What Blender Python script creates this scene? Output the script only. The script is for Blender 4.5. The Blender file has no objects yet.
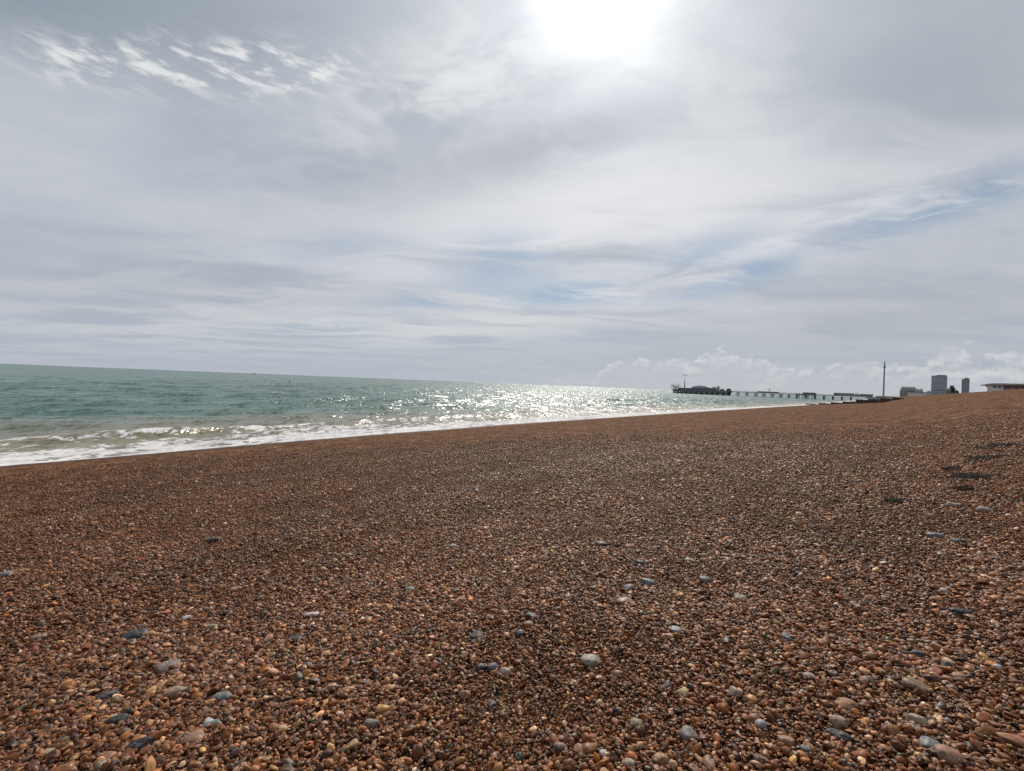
import bpy, bmesh, math, random
import numpy as np
from mathutils import Vector, Matrix, Euler, noise as mnoise

R = math.radians
scene = bpy.context.scene
COL = scene.collection
random.seed(7)
rng = np.random.default_rng(7)

# ------------------------------------------------------------------ camera
FOC, ROLL, EYE = 480.0, R(2.26), 6.0          # focal length in pixels, roll, eye height above the sea
cam_d = bpy.data.cameras.new('camera')
cam = bpy.data.objects.new('camera', cam_d)
COL.objects.link(cam)
cam_d.sensor_fit = 'HORIZONTAL'
cam_d.sensor_width = 36.0
cam_d.lens = 36.0 * FOC / 1024.0
cam_d.shift_y = -2.0 / 1024.0                  # the horizon sits 2 px above the middle
cam_d.clip_start, cam_d.clip_end = 0.05, 60000.0
cam.location = (0, 0, EYE)
cam.rotation_euler = (R(90), -ROLL, 0)
scene.camera = cam
CR, SR = math.cos(ROLL), math.sin(ROLL)


def ray(px, py):
    """pixel of the photograph -> direction with unit depth (u, w): x = u*depth, z = EYE + w*depth"""
    dx, dy = px - 512.0, 383.5 - py
    return (dx * CR - dy * SR) / FOC, (dx * SR + dy * CR) / FOC


def azel(px, py):
    u, w = ray(px, py)
    return math.atan2(u, 1.0), math.atan2(w, math.hypot(u, 1.0))


# ------------------------------------------------------------------ sun and sky
SUN_AZ, SUN_EL = azel(601, -14)
SUN_DIR = Vector((math.sin(SUN_AZ) * math.cos(SUN_EL), math.cos(SUN_AZ) * math.cos(SUN_EL), math.sin(SUN_EL)))
sun_d = bpy.data.lights.new('sun', 'SUN')
sun_d.energy = 4.8
sun_d.angle = R(0.9)
sun_d.color = (1.0, 0.92, 0.81)
sun = bpy.data.objects.new('sun', sun_d)
COL.objects.link(sun)
sun.rotation_euler = SUN_DIR.to_track_quat('Z', 'Y').to_euler()
sun.location = SUN_DIR * 500

scene.view_settings.view_transform = 'Standard'
scene.view_settings.look = 'None'
scene.view_settings.gamma = 1.0
scene.view_settings.use_curve_mapping = False
scene.view_settings.exposure = 0.0
scene.cycles.max_bounces = 6
scene.cycles.diffuse_bounces = 3
scene.cycles.glossy_bounces = 3
scene.cycles.volume_bounces = 1
scene.cycles.sample_clamp_indirect = 4.0
scene.cycles.sample_clamp_direct = 9.0
scene.cycles.use_denoising = False

world = bpy.data.worlds.new('World')
scene.world = world
world.use_nodes = True


class NT:
    """short-hand for building node trees"""
    def __init__(self, tree):
        self.t = tree
        self.n = tree.nodes
        self.l = tree.links

    def new(self, kind, **kw):
        nd = self.n.new(kind)
        for k, v in kw.items():
            setattr(nd, k, v)
        return nd

    def put(self, sock, v):
        if isinstance(v, bpy.types.NodeSocket):
            self.l.new(v, sock)
        elif v is not None:
            sock.default_value = v

    def m(self, op, a, b=None, c=None, clamp=False):
        nd = self.new('ShaderNodeMath', operation=op, use_clamp=clamp)
        self.put(nd.inputs[0], a)
        if b is not None:
            self.put(nd.inputs[1], b)
        if c is not None:
            self.put(nd.inputs[2], c)
        return nd.outputs[0]

    def vm(self, op, a, b=None, s=None):
        nd = self.new('ShaderNodeVectorMath', operation=op)
        self.put(nd.inputs[0], a)
        if b is not None:
            self.put(nd.inputs[1], b)
        if s is not None:
            self.put(nd.inputs['Scale'], s)
        return nd.outputs['Value'] if op in ('DOT_PRODUCT', 'LENGTH', 'DISTANCE') else nd.outputs['Vector']

    def xyz(self, x, y, z):
        nd = self.new('ShaderNodeCombineXYZ')
        for i, v in enumerate((x, y, z)):
            self.put(nd.inputs[i], v)
        return nd.outputs[0]

    def sep(self, v):
        nd = self.new('ShaderNodeSeparateXYZ')
        self.l.new(v, nd.inputs[0])
        return nd.outputs

    def noise(self, v, scale, detail=4.0, rough=0.5, dist=0.0, out='Fac'):
        nd = self.new('ShaderNodeTexNoise')
        if v is not None:
            self.l.new(v, nd.inputs['Vector'])
        self.put(nd.inputs['Scale'], scale)
        nd.inputs['Detail'].default_value = detail
        nd.inputs['Roughness'].default_value = rough
        nd.inputs['Distortion'].default_value = dist
        return nd.outputs[out]

    def voro(self, v, scale, rnd=1.0, feature='F1'):
        nd = self.new('ShaderNodeTexVoronoi', feature=feature)
        self.l.new(v, nd.inputs['Vector'])
        nd.inputs['Scale'].default_value = scale
        nd.inputs['Randomness'].default_value = rnd
        return nd

    def ss(self, v, a, b, lo=0.0, hi=1.0):
        nd = self.new('ShaderNodeMapRange', interpolation_type='SMOOTHSTEP')
        self.put(nd.inputs['Value'], v)
        nd.inputs['From Min'].default_value = a
        nd.inputs['From Max'].default_value = b
        nd.inputs['To Min'].default_value = lo
        nd.inputs['To Max'].default_value = hi
        return nd.outputs['Result']

    def lin(self, v, a, b, lo=0.0, hi=1.0):
        nd = self.new('ShaderNodeMapRange')
        self.put(nd.inputs['Value'], v)
        nd.inputs['From Min'].default_value = a
        nd.inputs['From Max'].default_value = b
        nd.inputs['To Min'].default_value = lo
        nd.inputs['To Max'].default_value = hi
        return nd.outputs['Result']

    def mix(self, f, a, b, blend='MIX'):
        nd = self.new('ShaderNodeMix', data_type='RGBA', blend_type=blend)
        self.put(nd.inputs[0], f)
        for s, v in ((nd.inputs[6], a), (nd.inputs[7], b)):
            if isinstance(v, bpy.types.NodeSocket):
                self.l.new(v, s)
            else:
                s.default_value = (*v[:3], 1.0)
        return nd.outputs[2]

    def ramp(self, f, stops, interp='LINEAR'):
        nd = self.new('ShaderNodeValToRGB')
        self.put(nd.inputs[0], f)
        r = nd.color_ramp
        r.interpolation = interp
        while len(r.elements) < len(stops):
            r.elements.new(0.5)
        for e, (p, c) in zip(r.elements, stops):
            e.position = p
            e.color = (*c[:3], 1.0)
        return nd.outputs[0]

    def attr(self, name, kind='GEOMETRY', out='Fac'):
        nd = self.new('ShaderNodeAttribute', attribute_name=name, attribute_type=kind)
        return nd.outputs[out]


def build_sky():
    t = NT(world.node_tree)
    t.n.clear()
    d = t.new('ShaderNodeTexCoord').outputs['Generated']
    x, y, z = t.sep(d)
    az = t.m('ARCTAN2', x, y)
    el = t.m('ARCSINE', z)
    zc = t.m('MAXIMUM', z, 0.0)
    inv = t.m('DIVIDE', 1.0, t.m('ADD', zc, 0.06))
    p = t.xyz(t.m('MULTIPLY', x, inv), t.m('MULTIPLY', y, inv), 0.0)        # the cloud layer seen as a flat ceiling
    nish = t.new('ShaderNodeTexSky', sky_type='NISHITA', sun_disc=False)
    nish.sun_elevation = SUN_EL
    nish.sun_rotation = SUN_AZ
    nish.air_density = 1.0
    nish.dust_density = 0.6
    nish.ozone_density = 1.5
    blue = t.vm('SCALE', nish.outputs[0], s=0.075)
    blue = t.mix(0.6, blue, (0.225, 0.31, 0.435))

    def gauss(px, py, wx, wy, rot=0.0):
        """soft patch of sky round the direction of (px, py), wx by wy pixels wide, turned by rot degrees"""
        def dv(x_, y_):
            u_, w_ = ray(x_, y_)
            return Vector((u_, 1.0, w_)).normalized()
        c0 = dv(px, py)
        j1 = (dv(px + 1, py) - dv(px - 1, py)) / 2
        j2 = (dv(px, py - 1) - dv(px, py + 1)) / 2
        inv_ = Matrix((j1, j2, c0)).transposed().inverted()
        c, s = math.cos(R(rot)), math.sin(R(rot))
        tu = (inv_[0] * c + inv_[1] * s) / wx
        tv = (inv_[1] * c - inv_[0] * s) / wy
        u = t.vm('DOT_PRODUCT', d, tuple(tu))
        v = t.vm('DOT_PRODUCT', d, tuple(tv))
        q = t.m('ADD', t.m('MULTIPLY', u, u), t.m('MULTIPLY', v, v))
        q = t.m('ADD', q, t.m('MULTIPLY', t.m('LESS_THAN', t.vm('DOT_PRODUCT', d, tuple(c0)), 0.1), 50.0))
        return t.m('EXPONENT', t.m('MULTIPLY', q, -1.0))

    # high veil
    w1 = t.noise(p, 0.9, 3, 0.5, out='Color')
    pw = t.vm('ADD', p, t.vm('SCALE', t.vm('SUBTRACT', w1, (0.5, 0.5, 0.5)), s=1.1))
    big = t.noise(pw, 0.38, 5, 0.52)
    rotm = t.new('ShaderNodeMapping')
    t.l.new(pw, rotm.inputs[0])
    rotm.inputs['Rotation'].default_value = (0, 0, R(-28))
    rotm.inputs['Scale'].default_value = (0.55, 1.7, 1)
    streak = t.noise(rotm.outputs[0], 0.8, 6, 0.55, 0.3)
    fine = t.noise(pw, 2.6, 5, 0.6)
    tone = t.m('ADD', t.m('ADD', t.m('MULTIPLY', big, 1.05), t.m('MULTIPLY', streak, t.ss(az, -0.7, 0.4, 0.12, 0.58))), t.m('MULTIPLY', fine, t.m('MULTIPLY', t.ss(az, -0.6, 0.3, 0.16, 0.30), t.ss(el, 0.05, 0.3, 0.4, 1.0))))
    tone = t.ss(t.m('ADD', tone, t.ss(az, -0.7, 0.4, 0.20, 0.0)), 0.66, 1.13)
    tone = t.m('MULTIPLY_ADD', t.m('SUBTRACT', tone, 0.5), t.ss(el, 0.03, 0.30, 0.22, 1.0), 0.5)
    cloud = t.mix(tone, (0.310, 0.357, 0.425), (0.605, 0.630, 0.675))

    def patch(col, g, amount, target, nz=None, lo=0.42, hi=0.58):
        f = t.m('MULTIPLY', g, amount)
        if nz is not None:
            f = t.m('MULTIPLY', f, t.ss(nz, lo, hi))
        return t.mix(t.m('MINIMUM', f, 1.0), col, target)

    # darker grey masses
    cloud = patch(cloud, gauss(20, -5, 330, 75, -10), 0.85, (0.225, 0.28, 0.34))
    cloud = patch(cloud, gauss(530, 146, 165, 48, 12), 1.0, (0.255, 0.295, 0.355), fine, 0.22, 0.56)
    cloud = patch(cloud, gauss(985, 70, 230, 150, 10), 0.75, (0.33, 0.37, 0.42))
    cloud = patch(cloud, gauss(930, 210, 210, 45, 16), 0.8, (0.28, 0.33, 0.41), streak, 0.36, 0.58)
    cloud = patch(cloud, gauss(800, 330, 330, 40, 4), 0.55, (0.40, 0.43, 0.475))
    cloud = patch(cloud, gauss(200, 345, 420, 22, 0), 0.5, (0.37, 0.44, 0.53))
    # brighter bands
    cloud = patch(cloud, gauss(560, 225, 330, 50, 8), 0.85, (0.705, 0.71, 0.725), streak, 0.34, 0.58)
    cloud = patch(cloud, gauss(820, 232, 240, 22, 17), 0.8, (0.72, 0.73, 0.75), fine, 0.34, 0.6)
    cloud = patch(cloud, gauss(420, 325, 300, 26, 2), 0.8, (0.66, 0.665, 0.675), streak, 0.32, 0.58)
    cloud = patch(cloud, gauss(440, 90, 130, 70, 30), 0.7, (0.72, 0.73, 0.74), fine, 0.34, 0.6)
    cloud = patch(cloud, gauss(150, 200, 230, 70, -6), 0.4, (0.54, 0.575, 0.635))
    cloud = patch(cloud, gauss(720, 120, 60, 90, -30), 0.5, (0.66, 0.67, 0.69), fine, 0.34, 0.6)
    # openings with blue behind
    gapn = t.noise(rotm.outputs[0], 1.3, 6, 0.6, 0.5)
    for (gx, gy, wx, wy, rot, amt) in ((500, 262, 55, 22, 5, 0.8), (575, 293, 75, 9, 5, 1.15), (945, 203, 120, 13, 17, 1.0),
                                       (735, 278, 75, 10, 18, 0.9), (315, 331, 70, 9, 2, 0.8), (425, 300, 60, 9, 4, 0.6),
                                       (700, 250, 60, 12, 16, 0.6), (560, 345, 90, 9, 2, 0.55), (340, 248, 80, 12, 4, 0.4)):
        cloud = patch(cloud, gauss(gx, gy, wx, wy * 1.35, rot), amt * 1.1, blue, gapn, 0.34, 0.56)
    # white tufts top left
    ca, sa_ = azel(190, 70)
    q = t.xyz(t.m('MULTIPLY', az, 9.0), t.m('MULTIPLY', el, 15.0), 0.0)
    tm = t.new('ShaderNodeMapping')
    t.l.new(q, tm.inputs[0])
    tm.inputs['Rotation'].default_value = (0, 0, R(28))
    tm.inputs['Scale'].default_value = (0.8, 1.6, 1)
    tuft = t.noise(tm.outputs[0], 2.3, 7, 0.58, 0.25)
    tg = t.m('MAXIMUM', gauss(240, 68, 120, 24, -3), gauss(105, 62, 70, 22, -6))
    tf = t.m('MULTIPLY', t.m('MINIMUM', t.m('MULTIPLY', tg, 1.6), 1.0), t.ss(tuft, 0.44, 0.66))
    cloud = t.mix(t.m('MULTIPLY', tf, 0.85), cloud, (0.80, 0.80, 0.80))
    # cumulus heaped along the horizon
    qc = t.xyz(t.m('MULTIPLY', az, 40.0), t.m('MULTIPLY', el, 54.0), 3.0)
    cu = t.noise(qc, 1.0, 6, 0.55, 0.0)
    cu2 = t.noise(qc, 0.20, 2, 0.5)
    top = t.m('ADD', t.m('MULTIPLY', t.ss(cu2, 0.3, 0.7), 0.060), t.ss(az, -0.15, 0.75, -0.006, 0.042))
    hgt = t.m('SUBTRACT', t.m('ADD', top, t.m('MULTIPLY', t.m('SUBTRACT', cu, 0.5), 0.085)), el)
    body = t.m('MULTIPLY', t.m('MULTIPLY', t.ss(hgt, 0.0, 0.014), t.ss(el, 0.105, 0.075)), t.ss(az, -0.1, 0.35))
    lump = t.noise(t.vm('ADD', qc, (0.25, -0.35, 0.0)), 1.0, 6, 0.55)
    lit = t.m('MULTIPLY', t.ss(hgt, 0.055, 0.0), t.ss(t.m('SUBTRACT', cu, lump), -0.12, 0.16))
    rim = t.m('MULTIPLY', body, lit)
    cloud = t.mix(t.m('MULTIPLY', body, 0.62), cloud, t.mix(cu, (0.40, 0.435, 0.48), (0.56, 0.58, 0.61)))
    cloud = t.mix(t.m('MULTIPLY', rim, 0.7), cloud, (0.72, 0.725, 0.73))
    # the murk low over the sea
    low = t.ss(el, 0.075, 0.0)
    cloud = t.mix(t.m('MULTIPLY', low, 0.45), cloud, t.mix(t.ss(az, -0.5, 0.4), (0.41, 0.455, 0.515), (0.50, 0.525, 0.555)))
    # light of the veiled sun
    sd = t.vm('DOT_PRODUCT', d, tuple(SUN_DIR))
    ang = t.m('ARCCOSINE', t.m('MINIMUM', sd, 0.999999))
    angn = t.m('ADD', ang, t.m('MULTIPLY', t.m('SUBTRACT', t.noise(pw, 2.0, 5, 0.55), 0.5), 0.24))
    core = t.m('EXPONENT', t.m('MULTIPLY', t.m('POWER', t.m('DIVIDE', t.m('MAXIMUM', angn, 0.0), 0.070), 1.05), -1.0))
    halo = t.m('EXPONENT', t.m('MULTIPLY', t.m('MAXIMUM', angn, 0.0), -1.0 / 0.20))
    wide = t.m('EXPONENT', t.m('MULTIPLY', ang, -1.0 / 0.6))
    add = t.m('ADD', t.m('ADD', t.m('MULTIPLY', core, 0.9), t.m('MULTIPLY', halo, 0.46)), t.m('MULTIPLY', wide, 0.05))
    glow = t.vm('SCALE', t.xyz(1.0, 0.985, 0.95), s=add)
    cloud = t.vm('ADD', cloud, glow)
    bg = t.new('ShaderNodeBackground')
    t.l.new(cloud, bg.inputs[0])
    bg.inputs[1].default_value = 1.0
    out = t.new('ShaderNodeOutputWorld')
    t.l.new(bg.outputs[0], out.inputs[0])


build_sky()

# ------------------------------------------------------------------ helpers
TH = R(37.5)                                  # the shore runs off to the right of the view by this angle
ST, CT = math.sin(TH), math.cos(TH)


def sv2xy(s, v):
    """s metres along the shore, v metres inland of the camera -> world x, y"""
    return s * ST + v * CT, s * CT - v * ST


def xy2sv(x, y):
    return x * ST + y * CT, x * CT - y * ST


def px_at_v(px, v=None, s=None):
    """world s or v where the vertical plane through pixel column px (near the horizon) meets a line s = const or v = const"""
    u, _ = ray(px, 383.5 + (px - 512) * math.tan(ROLL))
    r = (u * CT - ST) / (CT + u * ST)         # v / s
    return r * s if s is not None else v / r


_perm = np.random.default_rng(3).permutation(512)
_gr = np.random.default_rng(4).uniform(-1, 1, 512)


def vnoise(x, y, seed=0):
    """smooth value noise in -1..1"""
    x = np.asarray(x, float) + seed * 17.31
    y = np.asarray(y, float) + seed * 9.77
    xi, yi = np.floor(x).astype(int), np.floor(y).astype(int)
    fx, fy = x - xi, y - yi
    fx, fy = fx * fx * fx * (fx * (fx * 6 - 15) + 10), fy * fy * fy * (fy * (fy * 6 - 15) + 10)

    def h(i, j):
        return _gr[(_perm[(_perm[i & 511] + j) & 511] + seed) & 511]
    a = h(xi, yi) * (1 - fx) + h(xi + 1, yi) * fx
    b = h(xi, yi + 1) * (1 - fx) + h(xi + 1, yi + 1) * fx
    return a * (1 - fy) + b * fy


def fbm(x, y, octv=4, seed=0):
    t, amp, f, tot = 0, 1.0, 1.0, 0
    for i in range(octv):
        t = t + amp * vnoise(x * f, y * f, seed + i * 5)
        tot += amp
        amp *= 0.5
        f *= 2.03
    return t / tot


def sstep(x, a, b):
    t = np.clip((x - a) / (b - a), 0, 1)
    return t * t * (3 - 2 * t)


KS = EYE / 3.5                                 # metres per unit in which the surf is laid out


def v_shore(s):
    s = np.asarray(s, float)
    return np.interp(s, [-200, 4, 9, 15, 23, 35, 57, 84, 145, 217, 308, 420, 600, 1200],
                     [-39.5, -40.7, -41.0, -41.4, -42.1, -42.8, -43.1, -42.8, -41.5, -39.3, -36.0, -32, -30, -30])


BZ = EYE - 1.5                                  # shingle level under the camera
CREST_V, CREST_Z = 29.0, EYE + 0.124 * 29.0


def beach_z(s, v):
    s = np.asarray(s, float)
    v = np.asarray(v, float)
    w = v - v_shore(s)
    sl = np.interp(s, [-50, 0, 50, 200, 350], [0.1106, 0.1106, 0.1045, 0.100, 0.092])
    low = np.where(w < 0, 0.13 * w, sl * w)
    # convex rise from the camera's level to the crest
    t = np.clip(v / CREST_V, 0, 1)
    z0 = sl * -v_shore(s)
    up = z0 + 0.09 * v * (1 - t) + (CREST_Z - z0) * (1.35 * t - 0.35 * t ** 2) * t ** 0.25
    up = np.where(v > CREST_V, CREST_Z - 0.55 * sstep(v, CREST_V, CREST_V + 9), up)
    k = sstep(v, -3.0, 5.0)
    z = low * (1 - k) + up * k
    far = sstep(np.hypot(s, v), 6, 30)
    z = z + far * 0.10 * fbm(s * 0.045, v * 0.10, 3, 2) * sstep(w, 1.0, 8.0)
    z = z + far * 0.075 * fbm(s * 0.14, v * 0.55, 3, 12) * sstep(w, 2.0, 8.0)
    z = z + (0.3 + 0.7 * far) * 0.035 * fbm(s * 0.55, v * 0.8, 3, 8) * sstep(w, 0.5, 5.0)
    z = z + 0.065 * fbm(s * 0.10, v * 0.45, 3, 5) * sstep(w, 3, 9) * sstep(np.hypot(s, v), 0.5, 4)
    return np.maximum(z, -8.0)


def ground(px, py, lift=0.0):
    """where the ray through a pixel of the shingle meets the beach"""
    u, w = ray(px, py)
    d = 0.5
    for _ in range(4000):
        x, y, z = u * d, d, EYE + w * d
        s, v = xy2sv(x, y)
        g = float(beach_z(s, v)) + lift
        if z <= g:
            break
        d *= 1.004
    return Vector((x, y, g)), d


def axis(fine_lo, fine_hi, step, lo, hi, ratio):
    a = list(np.arange(fine_lo, fine_hi + 1e-6, step))
    st = step
    while a[-1] < hi:
        st *= ratio
        a.append(a[-1] + st)
    st = step
    b = []
    x = fine_lo
    while x > lo:
        st *= ratio
        x -= st
        b.append(x)
    return np.array(b[::-1] + a)


def grid_mesh(name, X, Y, Z, attrs=None):
    nr, nc = X.shape
    me = bpy.data.meshes.new(name)
    co = np.stack([X, Y, Z], -1).reshape(-1, 3)
    i = np.arange(nr * nc).reshape(nr, nc)
    q = np.stack([i[:-1, :-1], i[:-1, 1:], i[1:, 1:], i[1:, :-1]], -1).reshape(-1, 4)
    me.vertices.add(len(co))
    me.vertices.foreach_set('co', co.ravel())
    me.loops.add(q.size)
    me.loops.foreach_set('vertex_index', q.ravel())
    me.polygons.add(len(q))
    me.polygons.foreach_set('loop_start', np.arange(0, q.size, 4))
    me.polygons.foreach_set('loop_total', np.full(len(q), 4))
    me.polygons.foreach_set('use_smooth', np.ones(len(q), bool))
    for k, a in (attrs or {}).items():
        at = me.attributes.new(k, 'FLOAT', 'POINT')
        at.data.foreach_set('value', np.asarray(a, float).ravel())
    me.update()
    me.validate()
    return me


def link(name, me, mat=None, parent=None):
    o = bpy.data.objects.new(name, me)
    COL.objects.link(o)
    if mat is not None and me is not None:
        me.materials.append(mat)
    if parent is not None:
        o.parent = parent
    return o


def tag(o, label, cat, group=None, kind=None):
    o['label'] = label
    o['category'] = cat
    if group:
        o['group'] = group
    if kind:
        o['kind'] = kind
    return o


def thing(name, label, cat, loc, rz=0.0, group=None):
    o = bpy.data.objects.new(name, None)
    COL.objects.link(o)
    o.location = loc
    o.rotation_euler = (0, 0, rz)
    o.empty_display_size = 0.5
    return tag(o, label, cat, group)


class MB:
    """collects shapes into one mesh"""
    def __init__(self):
        self.b = bmesh.new()

    def box(self, c, sz, rot=None, bevel=0.0, taper=None):
        m = Matrix.Translation(c)
        if rot is not None:
            m = m @ Euler(rot).to_matrix().to_4x4()
        vs = bmesh.ops.create_cube(self.b, size=1.0, matrix=m @ Matrix.Diagonal((*sz, 1)))['verts']
        if taper:
            for v in vs:
                l = m.inverted() @ v.co
                if l.z > 0:
                    l.x *= taper[0]
                    l.y *= taper[1]
                    v.co = m @ l
        if bevel:
            es = list({e for v in vs for e in v.link_edges})
            bmesh.ops.bevel(self.b, geom=es, offset=bevel, segments=2, affect='EDGES', profile=0.6)
        return self

    def tube(self, a, b, r0, r1=None, n=8):
        a, b = Vector(a), Vector(b)
        d = b - a
        m = Matrix.Translation((a + b) / 2) @ d.to_track_quat('Z', 'Y').to_matrix().to_4x4()
        bmesh.ops.create_cone(self.b, cap_ends=True, segments=n, radius1=r0, radius2=r0 if r1 is None else r1, depth=d.length, matrix=m)
        return self

    def lathe(self, prof, c=(0, 0, 0), n=24):
        rings = []
        for r, z in prof:
            rings.append([self.b.verts.new((c[0] + r * math.cos(2 * math.pi * i / n), c[1] + r * math.sin(2 * math.pi * i / n), c[2] + z)) for i in range(n)])
        for a, b in zip(rings, rings[1:]):
            for i in range(n):
                self.b.faces.new((a[i], a[(i + 1) % n], b[(i + 1) % n], b[i]))
        self.b.faces.new(rings[0][::-1])
        self.b.faces.new(rings[-1])
        return self

    def prism(self, pts, lo, hi, ax='y'):
        """polygon of (a, z) points extruded along the remaining axis"""
        def P(a, z, t):
            return (a, t, z) if ax == 'y' else (t, a, z)
        f = [self.b.verts.new(P(a, z, lo)) for a, z in pts]
        g = [self.b.verts.new(P(a, z, hi)) for a, z in pts]
        n = len(pts)
        for i in range(n):
            self.b.faces.new((f[i], f[(i + 1) % n], g[(i + 1) % n], g[i]))
        self.b.faces.new(f[::-1])
        self.b.faces.new(g)
        return self

    def poly(self, pts, z0, z1):
        f = [self.b.verts.new((a, b, z0)) for a, b in pts]
        g = [self.b.verts.new((a, b, z1)) for a, b in pts]
        n = len(pts)
        for i in range(n):
            self.b.faces.new((f[i], f[(i + 1) % n], g[(i + 1) % n], g[i]))
        self.b.faces.new(f[::-1])
        self.b.faces.new(g)
        return self

    def mesh(self, name, smooth=False):
        bmesh.ops.recalc_face_normals(self.b, faces=self.b.faces)
        me = bpy.data.meshes.new(name)
        self.b.to_mesh(me)
        self.b.free()
        if smooth:
            me.polygons.foreach_set('use_smooth', np.ones(len(me.polygons), bool))
        return me

    def build(self, name, mat, parent=None, smooth=False):
        return link(name, self.mesh(name, smooth), mat, parent)


def material(name, base, rough=0.7, vary=0.12, scale=0.6, metal=0.0, stain=None):
    """plain painted / built surface with some mottling"""
    m = bpy.data.materials.new(name)
    m.use_nodes = True
    t = NT(m.node_tree)
    p = t.n['Principled BSDF']
    co = t.new('ShaderNodeTexCoord').outputs['Object']
    nz = t.noise(co, scale, 5, 0.6)
    lo = tuple(c * (1 - vary) for c in base)
    hi = tuple(min(1, c * (1 + vary)) for c in base)
    c = t.mix(t.ss(nz, 0.3, 0.7), lo, hi)
    if stain:
        st = t.noise(co, scale * 3.1, 6, 0.65)
        c = t.mix(t.m('MULTIPLY', t.ss(st, 0.52, 0.72), 0.6), c, stain)
    t.l.new(c, p.inputs['Base Color'])
    p.inputs['Roughness'].default_value = rough
    p.inputs['Metallic'].default_value = metal
    return m


# ------------------------------------------------------------------ pebble colours (real, dry flint)
PAL = [  # weight, linear colour
    (0.25, (0.275, 0.140, 0.070)), (0.20, (0.170, 0.080, 0.040)), (0.15, (0.370, 0.215, 0.120)),
    (0.10, (0.110, 0.055, 0.032)), (0.09, (0.340, 0.195, 0.140)), (0.06, (0.230, 0.215, 0.215)),
    (0.04, (0.105, 0.110, 0.130)), (0.09, (0.520, 0.420, 0.310)), (0.06, (0.780, 0.700, 0.760))]


# ------------------------------------------------------------------ the beach
def beach_material():
    m = bpy.data.materials.new('shingle_ground')
    m.use_nodes = True
    t = NT(m.node_tree)
    pr = t.n['Principled BSDF']
    co = t.new('ShaderNodeTexCoord').outputs['Object']
    wv = t.noise(co, 30, 2, 0.5, out='Color')
    cw = t.vm('ADD', co, t.vm('SCALE', t.vm('SUBTRACT', wv, (0.5, 0.5, 0.5)), s=0.02))
    stops, acc = [], 0.0
    for w, c in PAL:
        stops.append((acc, c))
        acc += w
    cols, hts = [], []
    for sc in (42.0, 19.0, 8.0):
        vo = t.voro(cw, sc)
        r = t.sep(vo.outputs['Color'])[0]
        cols.append(t.ramp(r, stops, 'CONSTANT'))
        hts.append((vo.outputs['Distance'], t.sep(vo.outputs['Color'])[1]))
    c = t.mix(t.m('GREATER_THAN', hts[1][1], 0.45), cols[0], cols[1])
    c = t.mix(t.m('GREATER_THAN', hts[2][1], 0.72), c, cols[2])
    # sorted patches of darker and lighter shingle
    n1 = t.noise(co, 0.55, 5, 0.6)
    n2 = t.noise(co, 3.2, 4, 0.6)
    tone = t.m('ADD', t.m('MULTIPLY', n1, 0.7), t.m('MULTIPLY', n2, 0.6))
    c = t.vm('SCALE', c, s=t.lin(tone, 0.35, 0.95, 0.29, 0.58))
    for sc, lo_, hi_ in ((3.4, 0.52, 1.48), (1.3, 0.72, 1.28)):
        vg = t.voro(t.vm('ADD', co, t.vm('SCALE', t.noise(co, sc * 2.5, 3, 0.6, out='Color'), s=0.5 / sc)), sc)
        c = t.vm('SCALE', c, s=t.lin(t.sep(vg.outputs['Color'])[1], 0, 1, lo_, hi_))
    c = t.vm('MULTIPLY', c, (0.84, 0.66, 0.50))
    # wet band by the water
    wd = t.m('ADD', t.attr('up_beach'), t.m('MULTIPLY', t.m('SUBTRACT', t.noise(co, 0.35, 3), 0.5), 2.4))
    wet = t.ss(wd, 5.5, 1.8)
    c = t.mix(t.m('MULTIPLY', wet, 0.75), c, t.vm('MULTIPLY', c, (0.50, 0.42, 0.42)))
    t.l.new(c, pr.inputs['Base Color'])
    t.l.new(t.lin(wet, 0, 1, 1.0, 0.6), pr.inputs['Roughness'])
    pr.inputs['Specular IOR Level'].default_value = 0.06
    h = t.m('ADD', t.m('MULTIPLY', hts[1][0], -0.02), t.m('MULTIPLY', hts[2][0], -0.035))
    h = t.m('ADD', h, t.m('MULTIPLY', n2, 0.05))
    bp = t.new('ShaderNodeBump')
    bp.inputs['Strength'].default_value = 0.9
    bp.inputs['Distance'].default_value = 1.0
    t.l.new(h, bp.inputs['Height'])
    t.l.new(bp.outputs[0], pr.inputs['Normal'])
    return m


def build_beach():
    s_ax = axis(-6, 30, 0.22, -900, 9000, 1.035)
    v_ax = axis(-50, 32, 0.30, -120, 5000, 1.06)
    S, V = np.meshgrid(s_ax, v_ax, indexing='ij')
    Z = beach_z(S, V) - 0.012
    X, Y = sv2xy(S, V)
    me = grid_mesh('beach', X, Y, Z, {'up_beach': V - v_shore(S)})
    o = link('beach', me, beach_material())
    o['kind'] = 'structure'
    o['label'] = 'brown shingle beach sloping down to the sea'


build_beach()


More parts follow.
